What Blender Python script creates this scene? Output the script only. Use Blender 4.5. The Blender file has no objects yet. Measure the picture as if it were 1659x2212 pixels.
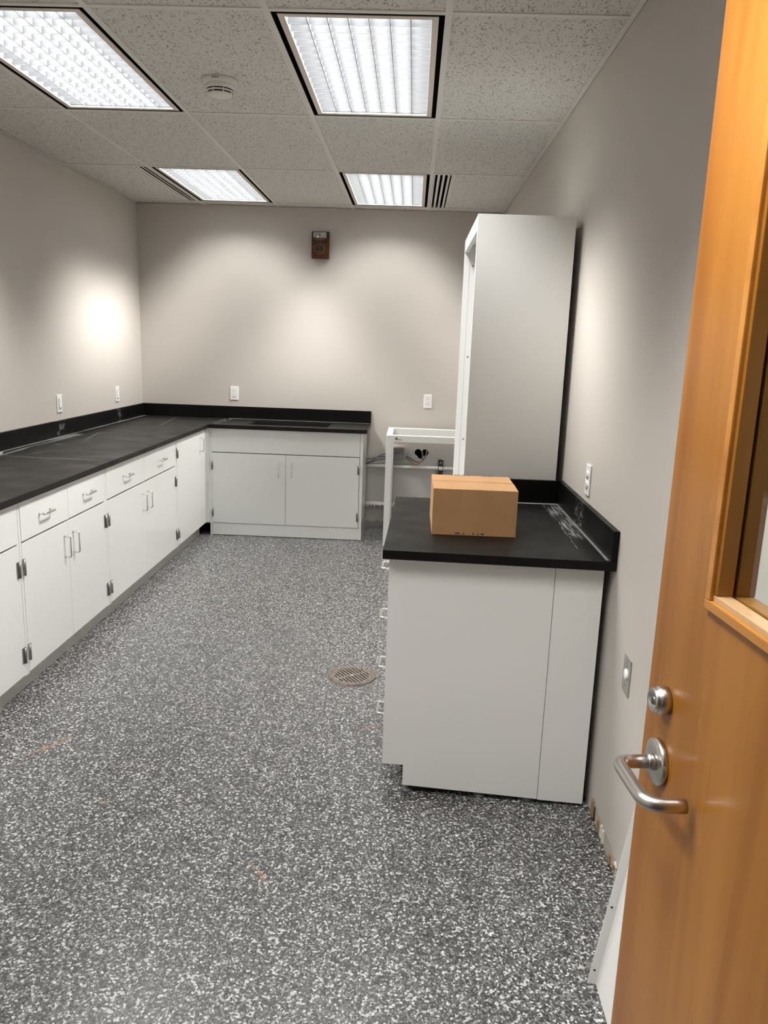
import bpy, bmesh, math, random
from mathutils import Vector, Matrix
random.seed(7)
S = bpy.context.scene
C = S.collection
PI = math.pi

# ------------------------------------------------------------------ camera
W, H = 3.003, 2.6394            # room width (x), ceiling height; back wall is y = 0, the entry wall is at YF
YF = -6.50
yaw, pitch, roll = .0302, -.2110, .0344
F_ = Vector((-math.sin(yaw)*math.cos(pitch), math.cos(yaw)*math.cos(pitch), math.sin(pitch)))
R_ = Vector((math.cos(yaw), math.sin(yaw), 0)); U_ = R_.cross(F_)
R2 = math.cos(roll)*R_ + math.sin(roll)*U_; U2 = -math.sin(roll)*R_ + math.cos(roll)*U_
cam = bpy.data.objects.new('camera', bpy.data.cameras.new('camera')); C.objects.link(cam)
m = Matrix((R2, U2, -F_)).transposed().to_4x4(); m.translation = (2.3208, -6.6816, 1.5626)
cam.matrix_world = m
cam.data.sensor_fit = 'HORIZONTAL'; cam.data.sensor_width = 36; cam.data.lens = 1676.2*36/1659
cam.data.clip_start = .02
S.camera = cam

# ------------------------------------------------------------------ world, exposure, lamp strength
w = bpy.data.worlds.new('world'); S.world = w; w.use_nodes = True
w.node_tree.nodes['Background'].inputs[0].default_value = (.95, .97, 1, 1)
w.node_tree.nodes['Background'].inputs[1].default_value = .25
S.view_settings.view_transform = 'Standard'; S.view_settings.look = 'None'
S.view_settings.exposure = 0.0; S.view_settings.gamma = 1; S.view_settings.use_curve_mapping = False
TUBE = 3.0                     # emission of the fluorescent tubes
BLADE = (.155, .161, .171)
LAMP_W = 112.0                  # watts per troffer
DIMMED = {(1, 5): .55, (3, 5): .95}   # the two lights over the entry end, dimmed to darken what faces them
LAMP_COL = (1.0, .985, .955)
# relative intensity of the troffer by cosine of the angle from straight down (batwing with a sharp cutoff)
WEB = [(0, 0), (.50, 0), (.60, .02), (.66, .35), (.72, .95), (.80, 1.0), (.87, .70), (.94, .38), (1.0, .28)]

# ------------------------------------------------------------------ materials
def mat(name, col, rough=.5, metal=0, coat=0, coat_r=.1, spec=.5, emit=None, es=0, trans=0):
    m = bpy.data.materials.new(name); m.use_nodes = True
    b = m.node_tree.nodes['Principled BSDF']
    b.inputs['Base Color'].default_value = (*col, 1); b.inputs['Roughness'].default_value = rough
    b.inputs['Metallic'].default_value = metal; b.inputs['Coat Weight'].default_value = coat
    b.inputs['Coat Roughness'].default_value = coat_r; b.inputs['Specular IOR Level'].default_value = spec
    b.inputs['Transmission Weight'].default_value = trans
    if emit: b.inputs['Emission Color'].default_value = (*emit, 1); b.inputs['Emission Strength'].default_value = es
    return m
class G:                        # tiny node-graph helper
    def __init__(s, m): s.nt = m.node_tree; s.b = s.nt.nodes['Principled BSDF']
    def n(s, t, **k):
        x = s.nt.nodes.new(t)
        for a, v in k.items(): setattr(x, a, v)
        return x
    def put(s, sock, v):
        if isinstance(v, bpy.types.NodeSocket): s.nt.links.new(v, sock)
        elif v is not None: sock.default_value = v
    def math(s, op, a, b=None, clamp=False):
        x = s.n('ShaderNodeMath', operation=op, use_clamp=clamp); s.put(x.inputs[0], a)
        if b is not None: s.put(x.inputs[1], b)
        return x.outputs[0]
    def mix(s, f, a, b):
        x = s.n('ShaderNodeMix', data_type='RGBA'); s.put(x.inputs[0], f)
        s.put(x.inputs[6], a if isinstance(a, bpy.types.NodeSocket) else (*a, 1)); s.put(x.inputs[7], b if isinstance(b, bpy.types.NodeSocket) else (*b, 1))
        return x.outputs[2]
    def ramp(s, f, stops, interp='LINEAR'):
        x = s.n('ShaderNodeValToRGB'); r = x.color_ramp; r.interpolation = interp
        while len(r.elements) < len(stops): r.elements.new(.5)
        for e, (p, c) in zip(r.elements, stops): e.position = p; e.color = (*c, 1) if hasattr(c, '__len__') else (c, c, c, 1)
        s.put(x.inputs[0], f); return x.outputs[0]
    def pos(s, scale=(1, 1, 1), loc=(0, 0, 0), rot=(0, 0, 0), obj=False):
        if obj: src = s.n('ShaderNodeTexCoord').outputs['Object']
        else: src = s.n('ShaderNodeNewGeometry').outputs['Position']
        x = s.n('ShaderNodeMapping'); x.inputs['Scale'].default_value = scale; x.inputs['Location'].default_value = loc; x.inputs['Rotation'].default_value = rot
        s.put(x.inputs[0], src); return x.outputs[0]
    def noise(s, v, scale=5, detail=3, rough=.5, dist=0):
        x = s.n('ShaderNodeTexNoise'); s.put(x.inputs['Vector'], v); x.inputs['Scale'].default_value = scale
        x.inputs['Detail'].default_value = detail; x.inputs['Roughness'].default_value = rough; x.inputs['Distortion'].default_value = dist
        return x.outputs[0]
    def vor(s, v, scale, feature='F1', rnd=1):
        x = s.n('ShaderNodeTexVoronoi', feature=feature); s.put(x.inputs['Vector'], v); x.inputs['Scale'].default_value = scale; x.inputs['Randomness'].default_value = rnd
        return x
    def bump(s, h, strength=.2, dist=.002):
        x = s.n('ShaderNodeBump'); x.inputs['Strength'].default_value = strength; x.inputs['Distance'].default_value = dist
        s.put(x.inputs['Height'], h); s.nt.links.new(x.outputs[0], s.b.inputs['Normal'])
    def col(s, c): s.put(s.b.inputs['Base Color'], c)
    def rough(s, c): s.put(s.b.inputs['Roughness'], c)
    def xyz(s, v):
        x = s.n('ShaderNodeSeparateXYZ'); s.put(x.inputs[0], v); return x.outputs
    def band(s, v, lo, hi, soft=.01):     # 1 between lo and hi
        a = s.n('ShaderNodeMapRange', interpolation_type='SMOOTHSTEP'); s.put(a.inputs[0], v); a.inputs[1].default_value = lo-soft; a.inputs[2].default_value = lo+soft
        b = s.n('ShaderNodeMapRange', interpolation_type='SMOOTHSTEP'); s.put(b.inputs[0], v); b.inputs[1].default_value = hi-soft; b.inputs[2].default_value = hi+soft
        return s.math('MULTIPLY', a.outputs[0], s.math('SUBTRACT', 1, b.outputs[0]))
    def mul(s, *a):
        r = a[0]
        for x in a[1:]: r = s.math('MULTIPLY', r, x)
        return r

WALLC = (.55, .512, .468)
def wall_mat(name, patch=False):
    m = mat(name, WALLC, .55, spec=.3); g = G(m); p = g.pos()
    n = g.noise(p, 1.3, 2)
    c = g.mix(g.math('MULTIPLY', n, .25), WALLC, (.52, .486, .445))
    if patch:                   # primed strip low on the back wall where a cabinet once stood
        o = g.xyz(p); nz = g.noise(g.pos((6, 1, 1)), 2.2, 3)
        e = g.math('ADD', o[2], g.math('MULTIPLY', g.math('SUBTRACT', nz, .5), .09))
        low = g.math('MULTIPLY', g.band(e, -.5, .69, .003), g.band(o[0], 1.9, 2.75, .01))
        c = g.mix(low, c, (.53, .52, .50))
        # lighter halo of old paint around the junction box
        c = g.mix(g.mul(g.band(e, .60, .74, .002), g.band(o[0], 2.10, 2.305, .002)), c, (.62, .565, .52))
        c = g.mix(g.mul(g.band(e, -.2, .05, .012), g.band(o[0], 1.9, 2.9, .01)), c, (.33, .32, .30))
    g.col(c); g.bump(g.noise(p, 220, 2), .12, .001)
    return m
M = {}
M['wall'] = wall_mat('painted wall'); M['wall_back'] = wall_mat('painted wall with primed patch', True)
M['cavity'] = mat('dark cavity', (.012, .011, .01), .9)

def floor_mat():
    m = mat('flake epoxy floor', (.3, .3, .3), .42, coat=.25, coat_r=.32); g = G(m)
    base = g.pos(); nz = g.n('ShaderNodeTexNoise'); g.put(nz.inputs['Vector'], base); nz.inputs['Scale'].default_value = 90
    add = g.n('ShaderNodeVectorMath', operation='MULTIPLY_ADD'); g.put(add.inputs[0], nz.outputs[1]); add.inputs[1].default_value = (.006, .006, 0); g.put(add.inputs[2], base)
    v1 = g.vor(add.outputs[0], 165); s1 = g.xyz(v1.outputs['Color'])
    c1 = g.ramp(s1[0], [(0, .006), (.17, .02), (.30, .06), (.56, .12), (.74, .26), (.87, .82)], 'CONSTANT')
    v2 = g.vor(add.outputs[0], 265); s2 = g.xyz(v2.outputs['Color'])
    c2 = g.ramp(s2[1], [(0, .01), (.22, .045), (.5, .11), (.76, .26), (.88, .85)], 'CONSTANT')
    c = g.mix(.35, c1, c2)
    c = g.mix(g.math('MULTIPLY', g.noise(base, .9, 2), .16), c, (.10, .10, .10))
    o = g.xyz(base)
    # rust scuffs
    for (x, y, L, wd, a, st) in [(.975, -3.97, .13, .014, .95, .9), (1.921, -4.639, .06, .009, -.9, .8), (1.10, -4.74, .08, .02, .3, .95), (2.214, -3.692, .05, .02, .2, .5), (1.33, -4.32, .03, .01, 0, .5)]:
        dx = g.math('SUBTRACT', o[0], x); dy = g.math('SUBTRACT', o[1], y)
        ca, sa = math.cos(a), math.sin(a)
        u = g.math('ADD', g.math('MULTIPLY', dx, ca/L), g.math('MULTIPLY', dy, sa/L))
        v = g.math('ADD', g.math('MULTIPLY', dx, -sa/wd), g.math('MULTIPLY', dy, ca/wd))
        r = g.math('ADD', g.math('MULTIPLY', u, u), g.math('MULTIPLY', v, v))
        k = g.math('SUBTRACT', 1, r, True)
        k = g.math('MULTIPLY', k, g.ramp(g.noise(base, 60, 4), [(.38, 0), (.62, 1)]))
        c = g.mix(g.math('MULTIPLY', k, st), c, (.42, .19, .08))
    g.col(c); g.rough(g.ramp(s1[1], [(0, .28), (1, .5)]))
    g.bump(s2[0], .25, .0012)
    return m
M['floor'] = floor_mat()

def tile_mat():
    m = mat('fissured ceiling tile', (.7, .69, .66), .95, spec=.1); g = G(m); p = g.pos((1, 1, 1))
    n = g.noise(g.pos((1, .45, 1), rot=(0, 0, .25)), 150, 3, .6, .4)
    fis = g.ramp(n, [(.575, 0), (.63, 1)])
    pin = g.ramp(g.vor(p, 260).outputs['Distance'], [(.10, 1), (.22, 0)])
    k = g.math('MAXIMUM', g.math('MULTIPLY', fis, .8), g.math('MULTIPLY', pin, .35))
    g.col(g.mix(k, (.72, .70, .665), (.23, .215, .195))); g.bump(g.math('SUBTRACT', 1, k), .5, .003)
    return m
M['tile'] = tile_mat()
M['grid'] = mat('white enamelled grid', (.72, .70, .66), .45)
M['plenum'] = mat('dark plenum', (.02, .02, .02), .9)
M['cab'] = mat('white laminate', (.80, .805, .785), .22, coat=.6, coat_r=.04)
M['cabm'] = mat('white painted steel', (.80, .805, .785), .42)
M['edge'] = mat('laminate edge', (.77, .775, .755), .3)
M['gap'] = mat('shadow gap liner', (.05, .05, .05), .8)
M['steel'] = mat('brushed stainless', (.60, .58, .55), .33, 1)
M['chrome'] = mat('satin chrome pull', (.74, .73, .71), .18, 1)
M['hinge'] = mat('dull hinge steel', (.30, .295, .28), .4, 1)
M['plate'] = mat('white plastic', (.86, .86, .84), .3)
M['slot'] = mat('black slot', (.01, .01, .01), .6)
M['kick'] = mat('grey toe kick', (.52, .505, .48), .35)
M['alu'] = mat('galvanised steel', (.20, .21, .205), .55, .3)
M['black'] = mat('black paint', (.012, .012, .012), .35)
M['rubber'] = mat('black rubber', (.01, .01, .01), .7)
M['blade'] = mat('white louver', BLADE, .30, spec=.6)
M['void'] = mat('matt black', (.004, .004, .004), .95, spec=0)
M['bedge'] = mat('grey louver edge', (.30, .30, .28), .5)
M['reflector'] = mat('white reflector', (.88, .89, .90), .5)
M['lframe'] = mat('cream lamp frame', (.70, .63, .555), .45)
M['tube'] = mat('fluorescent tube', (.9, .9, .9), .4, emit=(.87, .93, 1.0), es=TUBE)
M['pipe'] = mat('white painted pipe', (.74, .73, .70), .3)
M['raceway'] = mat('white plastic pipe', (.76, .72, .67), .35)
M['cable'] = mat('grey cable', (.17, .165, .16), .45)
M['orange'] = mat('orange tape', (.55, .20, .05), .5)
M['detector'] = mat('off white detector', (.76, .735, .69), .45)
M['ink'] = mat('black ink', (.02, .02, .02), .7)
M['inkg'] = mat('grey ink', (.22, .22, .22), .7)
M['alarm'] = mat('dark amber plastic', (.085, .025, .005), .4, spec=.3)
M['alarmd'] = mat('brown plastic ring', (.11, .045, .012), .4)
M['lens'] = mat('clear strobe lens', (.34, .35, .34), .12, spec=.8)
M['flash'] = mat('bright reflector', (.9, .9, .88), .1, .8)
M['letter'] = mat('pale lettering', (.55, .42, .26), .5)
M['tan'] = mat('torn brown paper', (.34, .20, .10), .8)
M['dust'] = mat('crumbled plaster', (.45, .41, .36), .9)
M['cream'] = mat('plaster chip', (.75, .70, .62), .9)

def epoxy(name, masks=(), streaks=(), film=False, k0=1.0):
    m = mat(name, (.016, .0158, .0155), .42, spec=.18); g = G(m); p = g.pos(); o = g.xyz(p)
    c = g.mix(g.math('MULTIPLY', g.noise(p, 3.5, 4), .5), (.009*k0, .009*k0, .0085*k0), (.015*k0, .0148*k0, .0138*k0)); r = .36
    tot = None
    for (x0, x1, y0, y1, sc, lo, hi, st, soft) in masks:
        n = g.noise(g.pos(sc), 1, 5, .62, .8)
        k = g.mul(g.band(o[0], x0, x1, soft), g.band(o[1], y0, y1, soft), g.ramp(n, [(lo, 0), (hi, 1)]))
        k = g.math('MULTIPLY', k, st); tot = k if tot is None else g.math('MAXIMUM', tot, k)
    for (xa, ya, xb, yb, wd, st) in streaks:       # dried smears, brightest near their first end
        dx, dy = xb-xa, yb-ya; Ls = math.hypot(dx, dy); ca, sa = dx/Ls, dy/Ls
        X = g.math('SUBTRACT', o[0], xa); Y = g.math('SUBTRACT', o[1], ya)
        u = g.math('ADD', g.math('MULTIPLY', X, ca/Ls), g.math('MULTIPLY', Y, sa/Ls)); v = g.math('ADD', g.math('MULTIPLY', X, -sa/wd), g.math('MULTIPLY', Y, ca/wd))
        v = g.math('ADD', v, g.math('MULTIPLY', g.math('SUBTRACT', u, .5), .9))
        k = g.math('MULTIPLY', g.math('SUBTRACT', 1, g.math('MULTIPLY', v, v), True), g.band(u, .02, .8, .15))
        k = g.mul(k, g.ramp(g.noise(p, 45, 3), [(.35, .25), (.6, 1)])); k = g.math('MULTIPLY', k, st); tot = k if tot is None else g.math('MAXIMUM', tot, k)
    if film:                    # shrivelled clear film along the wall side
        wx = g.math('SUBTRACT', o[0], g.math('MULTIPLY', g.math('SUBTRACT', g.noise(g.pos((1, 5, 1)), 1, 3), .5), .045))
        ln = g.mul(g.band(wx, 2.9105, 2.9125, .0012), g.band(o[1], -4.10, -3.36, .03), g.ramp(g.noise(g.pos((3, 26, 1)), 1, 3), [(.42, .1), (.62, 1)]))
        hz = g.mul(g.band(wx, 2.916, 2.976, .006), g.band(o[1], -3.93, -3.34, .05), g.ramp(g.noise(g.pos((75, 7, 1), rot=(0, 0, -.12)), 1, 4, .6, .6), [(.46, .05), (.66, .75)]))
        for k in (g.math('MULTIPLY', ln, .55), g.math('MULTIPLY', hz, .6)): tot = k if tot is None else g.math('MAXIMUM', tot, k)
    if tot is not None: c = g.mix(tot, c, (.55, .55, .53))
    g.col(c); g.rough(g.ramp(g.noise(p, 6, 3), [(.3, .36), (.7, .50)]))
    return m
M['top_left'] = epoxy('black epoxy top', [(.02, .034, -2.6, -.02, (40, 2.2, 1), .30, .55, .6, .004), (.02, .10, -2.62, -1.5, (26, 1.3, 1), .45, .66, .7, .03),
    (.1, .68, -2.60, -2.565, (2.5, 160, 1), .5, .62, .16, .006), (.2, .6, -2.4, -.3, (6, 9, 1), .66, .74, .10, .05)],
    [(.165, -1.39, .25, -1.86, .004, .6), (.17, -1.39, .28, -1.37, .006, .4), (.15, -2.025, .22, -2.035, .006, .9), (.257, -2.27, .20, -2.50, .004, .35), (.32, -.10, .42, -.93, .005, .35), (.085, -2.53, .50, -2.63, .004, .35), (.40, -1.36, .54, -1.46, .004, .22), (.55, -.88, .66, -.80, .005, .2), (.02, -2.42, .10, -2.56, .012, .9)])
M['top_back'] = epoxy('black epoxy sink top', [(.75, 1.97, -.045, -.02, (3, 60, 1), .35, .6, .6, .004), (.66, .80, -.5, -.05, (60, 9, 1), .5, .66, .28, .02)])
M['top_right'] = epoxy('black epoxy island top', [(W-.42, W-.02, -3.325, -3.295, (4, 50, 1), .2, .4, .5, .006), (2.972, 2.982, -4.23, -3.33, (3, 9, 1), .2, .5, .35, .002)], film=True, k0=.55)
M['splash'] = epoxy('black epoxy splash', [(-.1, .03, -1.70, -1.58, (1, 14, 30), .52, .7, .35, .02), (-.1, .03, -.66, -.56, (1, 14, 30), .52, .7, .3, .02)], k0=.3)
M['splash_r'] = epoxy('black epoxy splash with residue', [(W-.03, W+.1, -3.80, -3.66, (1, 45, 60), .52, .64, .4, .015)], k0=.3)
M['basin'] = mat('black sink basin', (.008, .008, .008), .45)

def wood(name, a, b, c3, sx):
    m = mat(name, a, .34, coat=.12, coat_r=.12, spec=.35); g = G(m)
    p = g.pos(sx, obj=True); n = g.noise(p, 1, 4, .5, .5); f = g.noise(g.pos((sx[0]*12, sx[1]*12, sx[2]*3), obj=True), 1, 3)
    k = g.math('ADD', g.math('MULTIPLY', n, .86), g.math('MULTIPLY', f, .14))
    g.col(g.ramp(k, [(.34, b), (.50, a), (.66, c3)])); g.rough(g.ramp(f, [(.3, .26), (.7, .4)]))
    return m
M['wood'] = wood('honey maple veneer', (.37, .143, .018), (.29, .10, .010), (.435, .183, .029), (14, 14, .8))
M['woodh'] = wood('honey maple moulding', (.48, .20, .035), (.40, .15, .022), (.56, .25, .05), (3, 1.2, 12))
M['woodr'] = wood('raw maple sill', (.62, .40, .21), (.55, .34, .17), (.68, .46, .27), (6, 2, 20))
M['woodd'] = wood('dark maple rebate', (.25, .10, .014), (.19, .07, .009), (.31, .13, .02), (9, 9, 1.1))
def cardboard():
    m = mat('brown cardboard', (.50, .33, .205), .85, spec=.2); g = G(m); p = g.pos(obj=True)
    n = g.noise(p, 9, 4); f = g.noise(g.pos((2, 240, 240), obj=True), 1, 2)
    c = g.mix(g.ramp(n, [(.35, 0), (.7, 1)]), (.54, .315, .155), (.48, .27, .13)); c = g.mix(g.math('MULTIPLY', f, .18), c, (.44, .26, .135))
    g.col(c); return m
M['card'] = cardboard()
def glassm():
    m = bpy.data.materials.new('clear pane'); m.use_nodes = True; nt = m.node_tree; nt.nodes.clear()
    o = nt.nodes.new('ShaderNodeOutputMaterial'); t = nt.nodes.new('ShaderNodeBsdfTransparent'); gl = nt.nodes.new('ShaderNodeBsdfGlossy'); mx = nt.nodes.new('ShaderNodeMixShader'); fr = nt.nodes.new('ShaderNodeLayerWeight'); pw = nt.nodes.new('ShaderNodeMath'); pw.operation = 'POWER'; pw.inputs[1].default_value = 5.0; ma = nt.nodes.new('ShaderNodeMath'); ma.operation = 'MULTIPLY_ADD'; ma.inputs[1].default_value = .96; ma.inputs[2].default_value = .04
    t.inputs[0].default_value = (.93, .95, .94, 1); gl.inputs['Roughness'].default_value = .02
    for a, b in ((fr.outputs['Facing'], pw.inputs[0]), (pw.outputs[0], ma.inputs[0]), (ma.outputs[0], mx.inputs[0]), (t.outputs[0], mx.inputs[1]), (gl.outputs[0], mx.inputs[2]), (mx.outputs[0], o.inputs[0])): nt.links.new(a, b)
    return m
M['glass'] = glassm()
def rusty():
    m = mat('worn iron', (.2, .17, .15), .55, .5); g = G(m); p = g.pos()
    g.col(g.ramp(g.noise(p, 60, 4), [(.3, (.15, .125, .105)), (.55, (.25, .215, .19)), (.75, (.36, .30, .25))])); g.bump(g.noise(p, 150, 3), .3, .001); return m
M['iron'] = rusty()

# ------------------------------------------------------------------ mesh helpers (world coordinates; build() shifts into the parent's frame)
class MB:
    def __init__(s): s.bm = bmesh.new()
    def _new(s, vs, fs, xf=None):
        v = [s.bm.verts.new(xf @ Vector(p) if xf else p) for p in vs]
        for f in fs:
            try: s.bm.faces.new([v[i] for i in f])
            except ValueError: pass
        return v
    def box(s, x0, x1, y0, y1, z0, z1, bev=0, xf=None):
        x0, x1 = sorted((x0, x1)); y0, y1 = sorted((y0, y1)); z0, z1 = sorted((z0, z1))
        b = bmesh.new(); vs = [(x, y, z) for x in (x0, x1) for y in (y0, y1) for z in (z0, z1)]
        v = [b.verts.new(p) for p in vs]
        for f in ((0, 1, 3, 2), (4, 6, 7, 5), (0, 4, 5, 1), (2, 3, 7, 6), (0, 2, 6, 4), (1, 5, 7, 3)): b.faces.new([v[i] for i in f])
        if bev: bmesh.ops.bevel(b, geom=b.edges[:], offset=min(bev, .45*min(x1-x0, y1-y0, z1-z0)), segments=2, affect='EDGES', profile=.6)
        s.merge(b, xf); return s
    def merge(s, b, xf=None):
        b.verts.ensure_lookup_table(); mp = {}
        for v in b.verts: mp[v] = s.bm.verts.new(xf @ v.co if xf else v.co)
        for f in b.faces:
            nf = s.bm.faces.new([mp[v] for v in f.verts]); nf.smooth = f.smooth
        b.free()
    def prism(s, pts, d, xf=None):       # polygon pts (3-D) extruded by vector d
        n = len(pts); d = Vector(d); vs = [Vector(p) for p in pts] + [Vector(p)+d for p in pts]
        s._new(vs, [tuple(range(n))[::-1], tuple(range(n, 2*n))] + [(i, (i+1) % n, n+(i+1) % n, n+i) for i in range(n)], xf); return s
    def tube(s, path, r, seg=10, closed=False, cap=True, xf=None):
        P = [Vector(p) for p in path]; n = len(P); rings = []; up = None
        rr = r if hasattr(r, '__len__') else [r]*n
        for i, p in enumerate(P):
            a = P[(i-1) % n] if (i > 0 or closed) else p; b = P[(i+1) % n] if (i < n-1 or closed) else p
            t = (b-a).normalized()
            if up is None: up = t.orthogonal().normalized()
            up = (up - t*up.dot(t)).normalized(); s2 = t.cross(up)
            rings.append([s.bm.verts.new((xf @ q) if xf else q) for q in (p + rr[i]*(math.cos(2*PI*k/seg)*up + math.sin(2*PI*k/seg)*s2) for k in range(seg))])
        for i in range(n if closed else n-1):
            A, B = rings[i], rings[(i+1) % n]
            for k in range(seg):
                f = s.bm.faces.new((A[k], A[(k+1) % seg], B[(k+1) % seg], B[k])); f.smooth = True
        if cap and not closed:
            s.bm.faces.new(rings[0][::-1]); s.bm.faces.new(rings[-1])
        return s
    def lathe(s, prof, xf, seg=40, smooth=True):   # prof: (radius, height) along local z
        rings = []
        for r, h in prof:
            rings.append([s.bm.verts.new(xf @ Vector((r*math.cos(2*PI*k/seg), r*math.sin(2*PI*k/seg), h))) for k in range(seg)] if r > 1e-6 else [s.bm.verts.new(xf @ Vector((0, 0, h)))])
        for A, B in zip(rings, rings[1:]):
            for k in range(seg):
                a = [A[k % len(A)], A[(k+1) % len(A)], B[(k+1) % len(B)], B[k % len(B)]]
                u = []
                for q in a:
                    if q not in u: u.append(q)
                if len(u) > 2: f = s.bm.faces.new(u); f.smooth = smooth
        return s
    def build(s, name, m, parent=None, cap=True):
        bmesh.ops.recalc_face_normals(s.bm, faces=s.bm.faces[:])
        me = bpy.data.meshes.new(name); o = bpy.data.objects.new(name, me); C.objects.link(o)
        if parent is not None:
            o.parent = parent; inv = wm(parent).inverted()
            bmesh.ops.transform(s.bm, matrix=inv, verts=s.bm.verts[:])
        s.bm.to_mesh(me); s.bm.free(); me.materials.append(m)
        return o
def wm(o):
    m = o.matrix_basis.copy()
    return wm(o.parent) @ m if o.parent else m
def T(x, y, z): return Matrix.Translation((x, y, z))
def Rz(a): return Matrix.Rotation(a, 4, 'Z')
def axis_xf(loc, d):
    return T(*loc) @ Vector((0, 0, 1)).rotation_difference(Vector(d).normalized()).to_matrix().to_4x4()
def thing(name, label, cat, loc, group=None, rz=0, kind=None):
    o = bpy.data.objects.new(name, None); C.objects.link(o); o.location = loc; o.rotation_euler = (0, 0, rz); o.empty_display_size = .1
    if kind: o['kind'] = kind
    if label: o['label'] = label
    if cat: o['category'] = cat
    if group: o['group'] = group
    return o
def tag(o, label, cat, group=None, kind=None):
    if label: o['label'] = label
    if cat: o['category'] = cat
    if group: o['group'] = group
    if kind: o['kind'] = kind
    return o
def lab(o, l): o['label'] = l; return o
def struct(mb, name, m, label=None):
    o = mb.build(name, m); o['kind'] = 'structure'
    if label: o['label'] = label
    return o
def text(name, s, size, m, parent, xf, depth=.0006, bold=0):
    cu = bpy.data.curves.new(name, 'FONT'); cu.body = s; cu.size = size; cu.extrude = depth; cu.offset = bold; cu.align_x = 'CENTER'; cu.align_y = 'CENTER'
    t = bpy.data.objects.new(name, cu); me = bpy.data.meshes.new_from_object(t); bpy.data.objects.remove(t)
    o = bpy.data.objects.new(name, me); C.objects.link(o); me.materials.clear(); me.materials.append(m)
    me.transform(wm(parent).inverted() @ xf); o.parent = parent; return o
FACE_Y = Matrix.Rotation(PI/2, 4, 'X')       # text standing upright, facing -y

# ================================================================== SETTING
struct(MB().box(-.1, W+.1, YF-2.2, .1, -.1, 0), 'floor', M['floor'], 'grey flake epoxy floor')
struct(MB().box(-.12, 0, YF-2.2, .12, 0, H+.35), 'wall_left', M['wall'])
struct(MB().box(W, W+.12, YF-2.2, .12, 0, H+.35), 'wall_right', M['wall'])
# back wall: a curve fill keeps the torn hole open
def wall_back():
    cs = [(2.397, .669, .030), (2.456, .669, .030), (2.419, .640, .026)]
    c0 = (2.4265, .6685); ring = []
    for k in range(48):
        a = 2*PI*k/48; t = .003
        while any((c0[0]+t*math.cos(a)-x)**2+(c0[1]+t*math.sin(a)-z)**2 < r*r for x, z, r in cs): t += .0007
        ring.append((c0[0]+t*math.cos(a), c0[1]+t*math.sin(a)))
    cu = bpy.data.curves.new('w', 'CURVE'); cu.dimensions = '2D'; cu.fill_mode = 'BOTH'; cu.extrude = .008
    for pts in ([(-.12, 0), (W+.12, 0), (W+.12, H+.35), (-.12, H+.35)], ring):
        sp = cu.splines.new('POLY'); sp.points.add(len(pts)-1); sp.use_cyclic_u = True
        for p, q in zip(sp.points, pts): p.co = (*q, 0, 1)
    t = bpy.data.objects.new('w', cu); me = bpy.data.meshes.new_from_object(t); bpy.data.objects.remove(t)
    me.transform(T(0, .008, 0) @ FACE_Y); me.materials.clear(); me.materials.append(M['wall_back'])
    o = bpy.data.objects.new('wall_back', me); C.objects.link(o); o['kind'] = 'structure'
    b = MB().box(2.33, 2.52, .10, .11, .55, .75)
    for a in ((2.33, 2.335, .0165, .1, .55, .75), (2.515, 2.52, .0165, .1, .55, .75), (2.33, 2.52, .0165, .1, .55, .555), (2.33, 2.52, .0165, .1, .745, .75)): b.box(*a)
    b.build('wall_cavity', M['cavity'], o)
    MB().box(-.12, 2.32, .017, .12, 0, H+.35).box(2.53, W+.12, .017, .12, 0, H+.35).box(2.32, 2.53, .017, .12, 0, .54).box(2.32, 2.53, .017, .12, .76, H+.35).build('wall_core', M['wall'], o)
wall_back()
# entry wall with the doorway the camera stands in, and the passage beyond
DX0, DX1, DH = 1.84, 2.785, 2.15
struct(MB().box(0, DX0, YF-.13, YF, 0, H+.35).box(DX1, W, YF-.13, YF, 0, H+.35).box(DX0, DX1, YF-.13, YF, DH, H+.35), 'wall_front', M['wall'])
fr = MB()
for a in ((DX0-.04, DX0+.02, 0, DH), (DX1+.001, DX1+.05, 0, DH)): fr.box(a[0], a[1], YF-.15, YF-.001 if a[0] > 2 else YF+.01, a[2], a[3])
fr.box(DX0-.04, DX1+.05, YF-.15, YF-.001, DH-.02, DH+.04)
struct(fr, 'trim_3', M['kick'], 'grey steel door frame')
struct(MB().box(-.12, W+.12, YF-2.3, YF-2.2, 0, H+.35), 'wall_passage', M['wall'])

# ---- suspended ceiling
XS = [0, .5642, 1.1738, 1.7834, 2.393, W]
YS = [0, -.1715, -1.3907, -2.6099, -3.8291, -5.0483, -6.2675, YF]
light_cells = [(i, j) for j in (1, 3, 5) for i in (1, 3)]
tl = MB()
for i in range(5):
    for j in range(len(YS)-1):
        if (i, j) in light_cells: continue
        x0, x1, y0, y1 = XS[i], XS[i+1], YS[j+1], YS[j]
        if (i, j) == (0, 1): x1 = XS[1]-.125
        if (i, j) == (4, 1): x0 = XS[4]+.155
        tl.box(x0, x1, y0, y1, H+.004, H+.02)
tl.box(0, W, YF-2.2, YF-.13, H+.004, H+.02)
ceil = struct(tl, 'ceiling', M['tile'], 'fissured lay-in ceiling tiles')
MB().box(-.12, W+.12, YF-2.3, .12, H+.35, H+.4).build('deck', M['plenum'], ceil)
gr = MB(); tw = .012
for x in XS[1:-1]: gr.box(x-tw, x+tw, YF, 0, H, H+.004).box(x-.001, x+.001, YF, 0, H+.004, H+.04)
for y in YS[1:-1]:
    for a, b in zip(XS, XS[1:]): gr.box(a+tw, b-tw, y-tw, y+tw, H+.0004, H+.004)
struct(gr, 'trim_1', M['grid'], 'white ceiling grid')
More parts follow.
